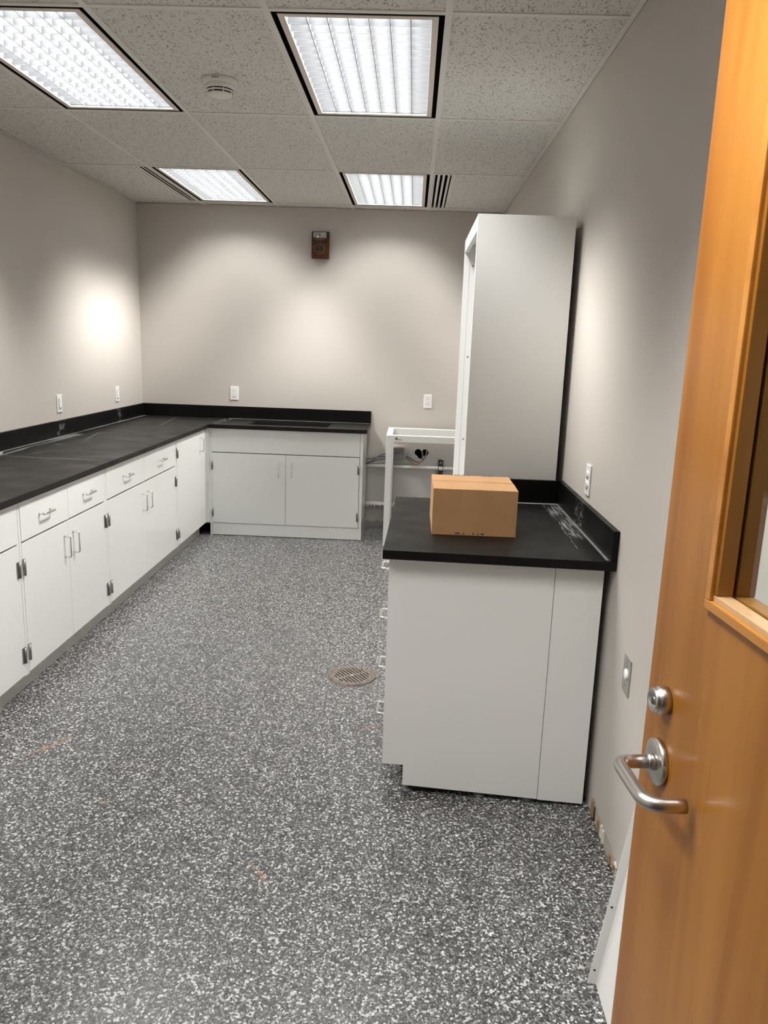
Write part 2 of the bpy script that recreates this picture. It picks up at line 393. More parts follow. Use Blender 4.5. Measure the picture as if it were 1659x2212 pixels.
tr = MB().box(0, .022, YF, 0, H-.0012, H).box(W-.022, W, YF, 0, H-.0012, H).box(0, W, -.022, 0, H-.0012, H).box(0, .0015, YF, 0, H-.0012, H+.02).box(W-.0015, W, YF, 0, H-.0012, H+.02)
struct(tr, 'trim_2', M['grid'], 'white wall angle around the ceiling')

# ---- recessed lights
def ceiling_light(i, j, label):
    x0, x1, y0, y1 = XS[i]+tw, XS[i+1]-tw, YS[j+1]+tw, YS[j]-tw
    g = .020
    t = thing('ceiling_light', label, 'ceiling light', ((x0+x1)/2, (y0+y1)/2, H), 'recessed ceiling lights')
    a0, a1, b0, b1 = x0+g, x1-g, y0+g, y1-g
    # black recess around the lamp door
    m_ = MB()
    for q in ((x0, a0, y0, y1), (a1, x1, y0, y1), (a0, a1, y0, b0), (a0, a1, b1, y1)): m_.box(q[0], q[1], q[2], q[3], H+.0035, H+.0065)
    m_.build('reveal', M['void'], t)
    fw = .023; f = MB()
    for q in ((a0, a0+fw, b0, b1), (a1-fw, a1, b0, b1), (a0+fw, a1-fw, b0, b0+fw), (a0+fw, a1-fw, b1-fw, b1)): f.box(q[0], q[1], q[2], q[3], H+.001, H+.012, .0015)
    f.build('frame', M['lframe'], t)
    c0, c1, d0, d1 = a0+fw, a1-fw, b0+fw, b1-fw
    h = MB()
    for q in ((c0-.003, c0, d0, d1), (c1, c1+.003, d0, d1), (c0, c1, d0-.003, d0), (c0, c1, d1, d1+.003)): h.box(*q, H+.008, H+.16)
    h.box(c0, c1, d0, d1, H+.157, H+.16)
    h.build('housing', M['blade'], t)
    lv = MB(); nx, ny = 7, 16; z0, z1 = H+.006, H+.006+LH
    for k in range(1, nx): x = c0+(c1-c0)*k/nx; lv._new([(x-.0007, d0, z0), (x+.0007, d0, z0), (x+.002, d0, z1), (x-.002, d0, z1), (x-.0007, d1, z0), (x+.0007, d1, z0), (x+.002, d1, z1), (x-.002, d1, z1)], [(0, 1, 2, 3), (4, 7, 6, 5), (0, 4, 5, 1), (1, 5, 6, 2), (2, 6, 7, 3), (3, 7, 4, 0)])
    for k in range(1, ny): y = d0+(d1-d0)*k/ny; lv._new([(c0, y-.0007, z0), (c0, y+.0007, z0), (c0, y+.002, z1), (c0, y-.002, z1), (c1, y-.0007, z0), (c1, y+.0007, z0), (c1, y+.002, z1), (c1, y-.002, z1)], [(0, 1, 2, 3), (4, 7, 6, 5), (0, 4, 5, 1), (1, 5, 6, 2), (2, 6, 7, 3), (3, 7, 4, 0)])
    lo_ = lv.build('louver', M['blade'], t)
    le = MB()
    for k in range(1, nx): x = c0+(c1-c0)*k/nx; le.box(x-.0014, x+.0014, d0, d1, z0-.0012, z0)
    for k in range(1, ny): y = d0+(d1-d0)*k/ny; le.box(c0, c1, y-.0014, y+.0014, z0-.0012, z0)
    le.build('louver_edge', M['bedge'], lo_)
    la = bpy.data.lights.new('lamp', 'AREA'); la.shape = 'RECTANGLE'; la.size = c1-c0-.02; la.size_y = d1-d0-.02; la.energy = LAMP_W*DIMMED.get((i, j), 1); la.color = LAMP_COL
    la.use_nodes = True; nt = la.node_tree; em = nt.nodes['Emission']
    ge = nt.nodes.new('ShaderNodeNewGeometry'); sp = nt.nodes.new('ShaderNodeSeparateXYZ'); ab = nt.nodes.new('ShaderNodeMath'); ab.operation = 'ABSOLUTE'; rp = nt.nodes.new('ShaderNodeValToRGB')
    m1, m2, m3 = (nt.nodes.new('ShaderNodeMath') for _ in range(3)); m1.operation = 'MULTIPLY'; m2.operation = 'MULTIPLY_ADD'; m2.inputs[1].default_value = 4.0; m2.inputs[2].default_value = .47; m3.operation = 'MULTIPLY'   # stronger across the tubes
    while len(rp.color_ramp.elements) < len(WEB): rp.color_ramp.elements.new(.5)
    for e, (p, v) in zip(rp.color_ramp.elements, WEB): e.position = p; e.color = (v, v, v, 1)
    for p, q in ((ge.outputs['Incoming'], sp.inputs[0]), (sp.outputs[2], ab.inputs[0]), (ab.outputs[0], rp.inputs[0]), (rp.outputs[0], m3.inputs[0]), (sp.outputs[0], m1.inputs[0]), (sp.outputs[0], m1.inputs[1]), (m1.outputs[0], m2.inputs[0]), (m2.outputs[0], m3.inputs[1]), (m3.outputs[0], em.inputs['Strength'])): nt.links.new(p, q)
    lo = bpy.data.objects.new('lamp', la); C.objects.link(lo); lo.parent = t; lo.location = (0, 0, LH+.045)
    for k in (1.5, 3.5, 5.5):
        x = c0+(c1-c0)*k/nx
        MB().tube([(x, d0+.02, H+.122), (x, d1-.02, H+.122)], .0125, 8).build('tube', M['tube'], t)
LH = .032
lbl = {(1, 1): 'far left louvered ceiling light beside the slot diffuser near the back wall', (3, 1): 'far right louvered ceiling light above the black sink counter',
       (1, 3): 'large near louvered ceiling light cut by the left edge of the photo', (3, 3): 'large near louvered ceiling light right of the smoke detector',
       (1, 5): 'louvered ceiling light over the entry end of the room, left', (3, 5): 'louvered ceiling light directly over the wooden door'}
for c_ in light_cells: ceiling_light(*c_, lbl[c_])

# ---- slot diffusers
def diffuser(x0, x1, label, flip):
    y0, y1 = YS[2]+tw, YS[1]-tw
    t = thing('slot_diffuser', label, 'air vent', ((x0+x1)/2, (y0+y1)/2, H), 'ceiling slot diffusers')
    MB().box(x0+.001, x1-.001, y0+.002, y1-.002, H+.045, H+.05).box(x0+.001, x0+.003, y0, y1, H+.008, H+.045).box(x1-.003, x1-.001, y0, y1, H+.008, H+.045).build('plenum_box', M['void'], t)
    L = x1-x0; bars = [(.035, .27), (.31, .50), (.64, .75), (.88, 1.0)] if not flip else [(0, .08), (.17, .30), (.40, .52), (.63, .75), (.80, 1)]
    for a, b in bars: MB().box(x0+a*L+.001, x0+b*L-.001, y0+.002, y1-.002, H+.002, H+.006, .001).build('bar', M['grid'], t)
diffuser(XS[1]-.125, XS[1]-tw, 'linear slot vent left of the far left ceiling light', False)
diffuser(XS[4]+tw, XS[4]+.155, 'linear slot vent right of the far right ceiling light', True)

# ---- smoke detector
def smoke():
    x, y = 1.452, -3.10
    t = thing('smoke_detector', 'round off-white smoke detector with black vent slots on the ceiling', 'smoke detector', (x, y, H))
    xf = T(x, y, H+.004) @ Matrix.Rotation(PI, 4, 'X')
    MB().lathe([(0, 0), (.076, 0), (.077, .006), (.074, .016), (.066, .022), (0, .022)], xf, 48).build('mount_ring', M['detector'], t)
    MB().lathe([(.060, .022), (.062, .030), (.060, .040), (.0575, .0405), (.0575, .022)], xf, 48).build('base', M['detector'], t)
    MB().lathe([(0, .022), (.051, .022), (.051, .057), (0, .057)], xf, 40).build('sensor_chamber', M['slot'], t)
    MB().lathe([(.053, .0445), (.0575, .0445), (.0565, .0505), (.053, .0505), (.053, .0445)], xf, 48).build('grille_ring', M['detector'], t)
    for k in range(8): MB().box(.050, .0565, -.0018, .0018, .040, .058, xf=xf @ Rz(2*PI*k/8+.3)).build('rib', M['detector'], t)
    MB().lathe([(0, .066), (.030, .066), (.046, .063), (.052, .0575), (.051, .055), (0, .055)], xf, 48).build('cap', M['detector'], t)
    # hand lettering on the near side of the mount ring
    text('number_mark', '523', .020, M['ink'], t, T(x-.002, y-.0765, H-.0065) @ Matrix.Rotation(PI/2, 4, 'X') @ Matrix.Scale(.62, 4, (0, 1, 0)), .0004)
smoke()

# ================================================================== LEFT CABINET RUN
CT = .907; FX = .696
def pull(mb, a, b, out, r=.0045, rc=.010):       # U-shaped pull from a to b, standing off by vector out
    a, b, o = Vector(a), Vector(b), Vector(out); d = (b-a).normalized(); on = o.normalized()
    P = [a, a+o-on*rc]
    for k in range(1, 5): t = PI/2*k/4; P.append(a+o-on*rc+on*rc*math.sin(t)+d*rc*(1-math.cos(t)))
    for k in range(0, 5): t = PI/2*k/4; P.append(b+o-on*rc+on*rc*math.cos(t)-d*rc*(1-math.sin(t)))
    P.append(b); return mb.tube(P, r, 8)
def hinge_x(x, y, z, parent, s):                # on a face looking +x; s = -1 leaf to the -y side
    b = MB().box(x, x+.004, y-.009, y+.009, z-.035, z+.035, .001).tube([(x+.006, y-s*.008, z-.036), (x+.006, y-s*.008, z+.036)], .006, 10)
    for dz in (-.012, .012): b.box(x+.0035, x+.005, y-.004, y+.004, z+dz-.004, z+dz+.004)
    b.build('hinge', M['hinge'], parent)
def door_x(t, y0, y1, z0, z1, hy, handle_y, hz, name='door'):
    d = MB().box(FX-.019, FX, y0, y1, z0, z1, .0015).build(name, M['cab'], t)
    s = 1 if abs(hy-y1) < abs(hy-y0) else -1
    for z in hz: hinge_x(FX, hy-s*.010, z, d, -s)
    hzt = z1-.065 if z1 < .8 else z1-.055
    pull(MB(), (FX, handle_y, hzt), (FX, handle_y, hzt-.102), (.030, 0, 0)).build('handle', M['chrome'], d)
    return d
def base_left(y0, y1, seam, label, full=False, full_hinge=None):
    t = thing('base_cabinet', label, 'cabinet', (.35, (y0+y1)/2, 0), 'white base cabinets along the left wall')
    b = MB()
    b.box(.004, FX-.020, y0, y0+.018, .105, CT-.031).box(.004, FX-.020, y1-.018, y1, .105, CT-.031).box(.004, FX-.020, y0, y1, .105, .120).box(.004, .02, y0, y1, .105, CT-.031).box(FX-.06, FX-.020, y0, y1, CT-.05, CT-.031)
    b.build('body', M['cab'], t)
    MB().box(FX-.024, FX-.0025, y0+.0008, y0+.018, .105, CT-.031).box(FX-.024, FX-.0025, y1-.018, y1-.0008, .105, CT-.031).box(FX-.024, FX-.0025, y0+.018, y1-.018, CT-.040, CT-.031).build('face_frame', M['cab'], t)
    MB().box(.60, .63, y0, y1, .0, .104).build('toe_kick', M['kick'], t)
    if full:
        door_x(t, y0+.018, y1-.035, .112, CT-.036, y0+.018, y1-.185, (.78, .205))
        return
    for a, c in ((y0+.018, seam-.0125), (seam+.0125, y1-.018)):
        d = MB().box(FX-.019, FX, a+.0008, c-.0008, .698, CT-.036, .0015).build('drawer', M['cab'], t)
        mid = (a+c)/2; pull(MB(), (FX, mid-.051, .785), (FX, mid+.051, .785), (.030, 0, 0)).build('handle', M['chrome'], d)
    MB().box(FX-.024, FX-.0015, seam-.0125, seam+.0125, .696, CT-.036).build('drawer_divider', M['cab'], t)
    door_x(t, y0+.018, seam-.0012, .112, .690, y0+.018, seam-.048, (.587, .204))
    door_x(t, seam+.0012, y1-.018, .112, .690, y1-.018, seam+.048, (.587, .204))
base_left(-4.78, -3.573, -4.20, 'white base cabinet cut by the left edge, nearest of the left run')
base_left(-3.572, -2.633, -3.105, 'white base cabinet with two drawers over two doors, second from the left edge')
base_left(-2.632, -1.368, -2.020, 'wide white base cabinet with two drawers, left of the single tall door unit')
base_left(-1.367, -.562, 0, 'white base cabinet with a single full-height door in the corner', full=True)
bp = MB().box(.01, .7182, -.5455, -.02, .1, CT-.031).box(FX-.02, .7182, -.5615, -.5455, .105, CT-.031).build('corner_filler', M['cab'])
tag(bp, 'plain white corner filler panel between the left run and the sink cabinet', 'cabinet panel')

# counters on the left and the back
def counter_left(y0, y1, label, far):
    t = thing('countertop', label, 'countertop', (.36, (y0+y1)/2, CT-.030), 'black epoxy countertops')
    MB().box(.001, .721, y0, y1, CT-.030, CT, .003).build('slab', M['top_left'], t)
    MB().box(.001, .020, y0, y1-(0.0 if not far else .0), CT+.0005, 1.010, .002).build('backsplash', M['splash'], t)
    return t
counter_left(-4.82, -2.5825, 'nearest black countertop slab on the left, cut by the photo edge', False)
counter_left(-2.5805, -.003, 'long black countertop slab on the left wall reaching the back corner, with white smears', True)
XE = 1.981; YB = -.572
def counter_back():
    t = thing('countertop', 'black countertop on the back wall with the inset sink', 'countertop', (1.35, -.28, CT-.030), 'black epoxy countertops')
    sx0, sx1, sy0, sy1 = 1.005, 1.665, -.470, -.135
    b = MB().box(.7225, sx0, YB, -.001, CT-.030, CT).box(sx1, XE, YB, -.001, CT-.030, CT).box(sx0, sx1, YB, sy0, CT-.030, CT).box(sx0, sx1, sy1, -.001, CT-.030, CT)
    bmesh.ops.remove_doubles(b.bm, verts=b.bm.verts[:], dist=1e-5)
    b.build('slab', M['top_back'], t)
    MB().box(.0215, XE, -.020, -.001, CT+.0005, 1.010, .002).build('backsplash', M['splash'], t)
    s = MB(); r = .012
    for q in ((sx0, sx0+r, sy0, sy1), (sx1-r, sx1, sy0, sy1), (sx0+r, sx1-r, sy0, sy0+r), (sx0+r, sx1-r, sy1-r, sy1)): s.box(*q, CT-.25, CT-.006)
    s.box(sx0, sx1, sy0, sy1, CT-.26, CT-.25)
    sk = s.build('sink_basin', M['basin'], t)
    MB().lathe([(0, .002), (.035, .002), (.042, 0), (.0, 0)], T(1.335, -.3, CT-.249)).build('drain', M['steel'], sk)
counter_back()

# ---- sink cabinet
def sink_cabinet():
    y = -.547; x0, x1 = .719, 1.953
    t = thing('sink_cabinet', 'white sink cabinet with two doors on the back wall', 'cabinet', ((x0+x1)/2, -.28, 0))
    MB().box(x1-.018, x1, y+.002, -.004, 0.004, CT-.031).box(x0, x0+.018, y+.002, -.004, .10, CT-.031).box(x0, x1, y+.02, -.004, .10, .118).box(x0, x1, -.02, -.004, .1, CT-.031).build('body', M['cab'], t)
    MB().box(x0, .735, y-.001, y+.02, .0, CT-.031).build('filler_strip', M['cab'], t)
    MB().box(.7365, 1.927, y-.001, y+.018, .686, CT-.033, .001).build('apron', M['cab'], t)
    MB().box(1.929, x1, y-.001, y+.02, .102, CT-.033, .001).build('stile', M['cab'], t)
    MB().box(.7365, x1-.001, y+.003, y+.015, .004, .100, .001).build('kick_panel', M['cab'], t)
    MB().box(.7365, 1.929, y+.019, y+.022, .10, CT-.031).build('liner', M['gap'], t)
    for a, b, hx, sgn, px in ((.7375, 1.3318, .7385, 1, 1.279), (1.3342, 1.9255, 1.9245, -1, 1.384)):
        d = MB().box(a, b, y-.001, y+.017, .104, .680, .0015).build('door', M['cab'], t)
        for z in (.580, .192): MB().box(hx-.010+sgn*.004, hx+.010+sgn*.004-.006*1, y-.005, y, z-.035, z+.035, .001).tube([(hx, y-.006, z-.036), (hx, y-.006, z+.036)], .005, 10).build('hinge', M['hinge'], d)
        pull(MB(), (px, y, .615), (px, y, .503), (0, -.030, 0)).build('handle', M['chrome'], d)
sink_cabinet()

# ================================================================== RIGHT CABINET, COUNTER, BOX
def right_side():
    yN, yFr = -4.205, -3.282; sk = .045     # the near end runs a little askew to the wall
    f = lambda x, y0=yN: y0 + (W-x)*sk
    x0 = 2.247
    t = thing('countertop', 'black countertop on the drawer cabinet by the right wall, under the cardboard box', 'countertop', (2.62, -3.75, CT-.030), 'black epoxy countertops')
    yc = -4.252
    MB().prism([(x0, f(x0, yc), CT-.030), (W-.001, f(W, yc), CT-.030), (W-.001, yFr, CT-.030), (x0+.022, yFr, CT-.030)], (0, 0, .030)).build('slab', M['top_right'], t)
    MB().prism([(W-.020, f(W-.02, yc), CT+.0005), (W-.001, f(W, yc), CT+.0005), (W-.001, yFr, CT+.0005), (W-.020, yFr, CT+.0005)], (0, 0, .101)).build('backsplash', M['splash_r'], t)
    MB().box(2.46, W-.0205, yFr-.019, yFr, CT+.0005, 1.008, .001).build('side_splash', M['splash_r'], t)
    c = thing('drawer_cabinet', 'white cabinet with a blank end panel facing the camera and drawer pulls on its left', 'cabinet', (2.62, -3.75, 0))
    xl = 2.268; top = CT-.031
    def panel(xa, xb, za, zb, name, mtl='cabm', notch=True):
        pts = [(xa, f(xa), za), (xb, f(xb), zb), (xb, f(xb), top), (xa, f(xa), top)]
        if notch: pts = [(xa, f(xa), .112), (xa+.075, f(xa+.075), .112), (xa+.075, f(xa+.075), za), (xb, f(xb), zb), (xb, f(xb), top), (xa, f(xa), top)]
        return MB().prism(pts, (0, .018, 0)).build(name, M[mtl], c)
    panel(xl, 2.8185, .034, .018, 'end_panel')
    panel(2.8205, 2.977, .016, .012, 'scribe_panel', notch=False)
    b = MB().box(xl+.021, 2.97, f(xl)+.021, yFr, .115, top).box(xl+.08, 2.97, f(xl)+.03, yFr, .035, .115)
    b.build('body', M['cabm'], c)
    MB().box(xl+.10, 2.97, -4.150, yFr, .002, .034).build('plinth', M['black'], c)
    for x in (2.36, 2.62, 2.79): MB().lathe([(0, 0), (.020, 0), (.020, .006), (.008, .010), (.008, .034), (0, .034)], T(x, f(x)+.028, 0), 16).build('leveling_foot', M['alu'], c)
    ya, yb = f(xl)+.020, yFr-.002
    zs = [.112, .295, .490, .687, .873]
    for a, b_ in zip(zs, zs[1:]):
        d = MB().box(xl, xl+.019, ya, yb, a+.0015, b_-.0015, .0015).build('drawer', M['cab'], c)
        zc = {.112: .145, .295: .340, .490: .542, .687: .738}[a]
        pull(MB(), (xl, -3.855, zc), (xl, -3.755, zc), (-.033, 0, 0), .0055).build('handle', M['chrome'], d)
right_side()

def cardboard_box():
    x0, x1, y0, y1, z0, z1 = 2.412, 2.712, -3.968, -3.655, CT+.0005, 1.071
    t = thing('cardboard_box', 'closed brown cardboard box on the right black countertop', 'box', ((x0+x1)/2, (y0+y1)/2, z0))
    k = .003; ym = -3.815
    MB().box(x0, x1, y0, y0+k, z0, z1).box(x0, x1, y1-k, y1, z0, z1).box(x0, x0+k, y0+k, y1-k, z0, z1-.002).box(x1-k, x1, y0+k, y1-k, z0, z1-.002).box(x0+k, x1-k, y0+k, y1-k, z0, z0+.003).build('walls', M['card'], t)
    MB().box(x0+k, x0+.13, y0+k, y1-k, z1-.006, z1-.003).box(x1-.13, x1-k, y0+k, y1-k, z1-.006, z1-.003).build('inner_flap', M['card'], t)
    for a, b, dz in ((y0, ym-.0015, .000), (ym+.002, y1, .002)):
        MB().prism([(x0, a, z1+ (0 if a == y0 else dz+.002)), (x1, a, z1+(0 if a == y0 else dz)), (x1+.002, b, z1+(dz+.001 if a == y0 else 0)), (x0, b, z1+(.004 if a == y0 else 0))], (0, 0, .003)).build('flap', M['card'], t)
    rr = random.Random(3)
    for xa in (2.495, 2.503, 2.520, 2.556, 2.572, 2.585): MB().box(x0+(xa-x0)*1.02, x0+(xa-x0)*1.02+rr.uniform(.004, .011), y0-.0006, y0+.0005, z0+.004, z0+rr.uniform(.007, .011)).build('print_mark', M['ink'], t)
    for xa in (2.50, 2.513, 2.53, 2.535, 2.552, 2.61, 2.618, 2.633, 2.646): MB().box(xa, xa+rr.uniform(.003, .012), y1-.008, y1-rr.uniform(.001, .003), z1+.0045, z1+.0052).build('print_mark', M['ink'], t)
cardboard_box()

# ================================================================== TALL CABINET
def tall_cabinet():
    x0, x1, y0, y1, z1 = 2.566, 2.972, -3.270, -2.425, 2.110
    t = thing('tall_cabinet', 'tall white open-front storage cabinet standing behind the right countertop', 'cabinet', ((x0+x1)/2, (y0+y1)/2, 0))
    MB().box(x0, x1, y0, y0+.019, 0, z1, .0012).build('side_panel', M['cabm'], t)
    MB().box(x0, x1, y1-.019, y1, 0, z1, .0012).build('side_panel', M['cabm'], t)
    MB().box(x0+.001, x1, y0+.0195, y1-.0195, z1-.022, z1-.001).build('top_panel', M['cabm'], t)
    MB().box(x0+.001, x0+.020, y0+.0195, y1-.0195, z1-.060, z1-.0225, .001).build('top_rail', M['cabm'], t)
    MB().box(x0+.07, x0+.078, y0+.0195, y1-.0195, z1-.050, z1-.0225).build('light_valance', M['cabm'], t)
    MB().box(x1-.012, x1-.004, y0+.0195, y1-.0195, .1, z1-.0225).build('back_panel', M['cabm'], t)
    MB().box(x0+.02, x1-.013, y0+.0195, y1-.0195, .10, .12).box(x0+.06, x0+.075, y0+.0195, y1-.0195, 0, .10).build('base', M['cabm'], t)
    MB().box(x0+.028, x0+.0295, y1-.0200, y1-.0188, .12, z1-.06).build('edge_joint', M['kick'], t)
    for z in (1.985, 1.52, 1.08): MB().lathe([(0, .003), (.0035, .003), (.005, 0), (0, 0)], axis_xf((x0+.045, y1-.0193, z), (0, -1, 0)), 14).build('screw', M['hinge'], t)
tall_cabinet()

# ================================================================== WHITE TABLE FRAME
def frame():
    x0, x1, y0, y1, zt = 2.137, 2.96, -.680, -.060, .885
    t = thing('table_frame', 'white steel table frame without a top, against the back wall', 'table frame', ((x0+x1)/2, (y0+y1)/2, 0))
    wl = .047
    for xa in (x0, x1-wl):
        MB().box(xa, xa+wl, y0, y0+.045, 0, zt-.004, .002).build('leg', M['cabm'], t)
        MB().box(xa, xa+wl, y1-.045, y1, 0, zt-.004, .002).build('leg', M['cabm'], t)
        MB().box(xa, xa+wl, y0+.001, y1-.001, zt-.004, zt, .001).box(xa, xa+.004, y0+.045, y1-.045, zt-.05, zt-.004).box(xa+wl-.004, xa+wl, y0+.045, y1-.045, zt-.05, zt-.004).build('side_rail', M['cabm'], t)
    ap = MB().box(x0+wl, x1-wl, y0+.001, y0+.006, .836, zt-.002, .001).box(x0+wl, x1-wl, y0+.001, y0+.060, zt-.004, zt, .001).box(x0+wl, x1-wl, y0+.055, y0+.060, zt-.03, zt-.004).build('front_rail', M['cabm'], t)
    MB().box(x0+wl, x1-wl, y1-.006, y1, .836, zt-.002, .001).box(x0+wl, x1-wl, y1-.075, y1, zt-.004, zt, .001).box(x0+wl, x1-wl, y1-.075, y1-.070, zt-.075, zt-.004, .001).build('rear_rail', M['cabm'], t)
    for xa in (x0+wl+.07, x0+wl+.36): MB().box(xa, xa+.27, y0+.024, y0+.032, zt-.001, zt+.0006).build('mounting_slot', M['kick'], t)
    for xa in (x0+wl+.01, x0+wl+.30): MB().box(xa, xa+.27, y1-.040, y1-.030, zt-.001, zt+.0006).build('mounting_slot', M['kick'], t)
    b = text('logo', 'KI', .019, M['ink'], t, T(2.2155, y0-.0006, .861) @ FACE_Y, .0004, .0014)
    MB().box(2.226, 2.2475, y0-.0008, y0, .8535, .8585).box(2.2475, 2.2530, y0-.0008, y0, .850, .8575).build('logo_text', M['inkg'], t)
frame()

# ================================================================== WALL FITTINGS
def wall_thing(name, label, cat, loc, rz, group=None): return thing(name, label, cat, loc, group, rz)
def L(t, x0, x1, z0, z1, d0, d1, name, mtl, bev=.0, sub=None):   # box on a wall thing: local x along wall, depth toward the room is -y
    return MB().box(x0, x1, -d1, -d0, z0, z1, bev, xf=wm(t)).build(name, M[mtl], sub or t)
def outlet(loc, rz, label, style):
    t = wall_thing('wall_outlet' if style != 'switch' else 'light_switch', label, 'outlet' if style != 'switch' else 'light switch', loc, rz, 'white wall outlets' if style != 'switch' else 'white dimmer switches on the left wall')
    L(t, -.036, .036, -.058, .058, 0, .006, 'plate', 'plate', .0025)
    if style == 'switch':
        L(t, -.0172, .0172, -.034, .034, .006, .0075, 'surround', 'slot')
        L(t, -.0165, .0165, -.0333, .0333, .006, .0105, 'paddle', 'plate', .0015)
        L(t, -.009, .009, -.031, -.027, .0104, .0110, 'lever', 'slot')
    elif style == 'decora':
        L(t, -.0172, .0172, -.034, .034, .006, .0066, 'surround', 'slot')
        L(t, -.0165, .0165, -.0333, .0333, .006, .0085, 'receptacle', 'plate', .001)
        for dz in (.019, -.019):
            s = MB(); X = wm(t)
            for q in ((-.008, -.0055, .0, .008), (.0055, .008, .0005, .0075), (-.0022, .0022, -.009, -.005)): s.box(q[0], q[1], -.0089, -.0084, dz+q[2], dz+q[3], xf=X)
            s.build('socket_slots', M['slot'], t)
    else:
        for dz in (.0195, -.0195):
            r = MB().lathe([(0, .009), (.0160, .009), (.0172, .007), (.0172, .005), (0, .005)], wm(t) @ T(0, 0, dz) @ Matrix.Rotation(PI/2, 4, 'X'), 28).build('receptacle', M['plate'], t)
            s = MB(); X = wm(t)
            for q in ((-.0075, -.0055, .0, .008), (.0055, .0075, .0005, .0075), (-.0022, .0022, -.009, -.005)): s.box(q[0], q[1], -.0094, -.0088, dz+q[2], dz+q[3], xf=X)
            s.build('socket_slots', M['slot'], r)
    s = MB()
    for dz in (.047, -.047): s.lathe([(0, .0072), (.0025, .0070), (.003, .006), (0, .006)], wm(t) @ T(0, 0, dz) @ Matrix.Rotation(PI/2, 4, 'X'), 12)
    s.build('screws', M['plate'], t)
outlet((0, -1.611, 1.119), PI/2, 'white dimmer switch on the left wall, nearer the photo edge', 'switch')
outlet((0, -.590, 1.120), PI/2, 'white dimmer switch on the left wall, nearer the back corner', 'switch')
outlet((.800, 0, 1.121), 0, 'white outlet above the sink countertop on the back wall', 'decora')
outlet((2.460, 0, 1.111), 0, 'white outlet on the back wall above the white table frame', 'decora')
outlet((W, -3.760, 1.093), -PI/2, 'white outlet on the right wall above the countertop', 'duplex')

t = wall_thing('steel_wall_plate', 'stainless wall plate with a white round knob beside the door lock', 'wall plate', (W, -4.475, .618), -PI/2)
L(t, -.036, .036, -.057, .057, 0, .004, 'plate', 'steel', .002)
MB().lathe([(0, .009), (.012, .009), (.0165, .007), (.0175, .001), (0, .001)], wm(t) @ T(0, 0, .003) @ Matrix.Rotation(PI/2, 4, 'X'), 28).build('knob', M['plate'], t)
for dz in (.030, -.030): MB().lathe([(0, .0052), (.0028, .0050), (.0032, .004), (0, .004)], wm(t) @ T(0, 0, dz) @ Matrix.Rotation(PI/2, 4, 'X'), 12).build('screw', M['hinge'], t)

def alarm():
    cx, cz = 1.524, 2.350; w2, h2 = .072, .106
    t = thing('fire_alarm_strobe', 'dark amber fire alarm speaker strobe high on the back wall', 'fire alarm', (cx, 0, cz))
    MB().box(cx-w2, cx+w2, -.042, 0, cz-h2, cz+h2, .006).build('body', M['alarm'], t)
    MB().box(cx-w2+.001, cx-w2+.012, -.046, -.040, cz+.02, cz+h2-.001, .002).box(cx+w2-.010, cx+w2-.001, -.046, -.040, cz+.055, cz+h2-.001, .002).build('side_cheek', M['black'], t)
    ln = MB().prism([(cx-.056, -.042, cz+.102), (cx-.056, -.042, cz+.052), (cx-.056, -.066, cz+.058), (cx-.056, -.066, cz+.096)], (.108, 0, 0)).build('strobe_lens', M['lens'], t)
    MB().lathe([(0, .004), (.006, .003), (.010, 0), (0, 0)], axis_xf((cx-.020, -.066, cz+.062), (0, -1, 0)), 18).build('flash_tube', M['flash'], ln)
    MB().lathe([(0, .003), (.005, .0025), (.008, 0), (0, 0)], axis_xf((cx+.022, -.066, cz+.083), (0, -1, 0)), 18).build('flash_tube', M['flash'], ln)
    MB().lathe([(0, .003), (.004, .002), (.004, 0), (0, 0)], axis_xf((cx-.004, -.066, cz+.076), (0, -1, 0)), 14).build('sensor', M['slot'], ln)
    text('lettering', 'A L E R T', .017, M['letter'], t, T(cx-.002, -.0425, cz+.042) @ FACE_Y, .0005, .0003)
    MB().prism([(cx-.058, -.043, cz+.032), (cx+.056, -.043, cz+.030), (cx+.050, -.043, cz+.012), (cx-.048, -.043, cz+.012)], (0, .002, 0)).build('recess_band', M['black'], t)
    xf = axis_xf((cx-.006, -.0415, cz-.030), (0, -1, 0))
    MB().lathe([(.030, .004), (.046, .005), (.049, .003), (.050, 0), (.028, 0), (.030, .004)], xf, 48).build('speaker_ring', M['alarmd'], t)
    dsk = MB().lathe([(0, .006), (.026, .006), (.0285, .004), (.0285, 0), (0, 0)], xf, 40).build('center_disc', M['black'], t)
    MB().box(cx-.018, cx-.010, -.0483, -.0475, cz-.017, cz-.012).box(cx-.008, cx+.002, -.0483, -.0475, cz-.0165, cz-.0125).box(cx-.022, cx+.011, -.0483, -.0475, cz-.050, cz-.0455).box(cx-.009, cx-.002, -.0483, -.0475, cz-.033, cz-.027).build('disc_marks', M['inkg'], dsk)
    MB().box(cx-.034, cx+.032, -.0424, -.0415, cz-.094, cz-.092).box(cx-.028, cx+.022, -.0424, -.0415, cz-.102, cz-.100).build('vent_slots', M['black'], t)
alarm()

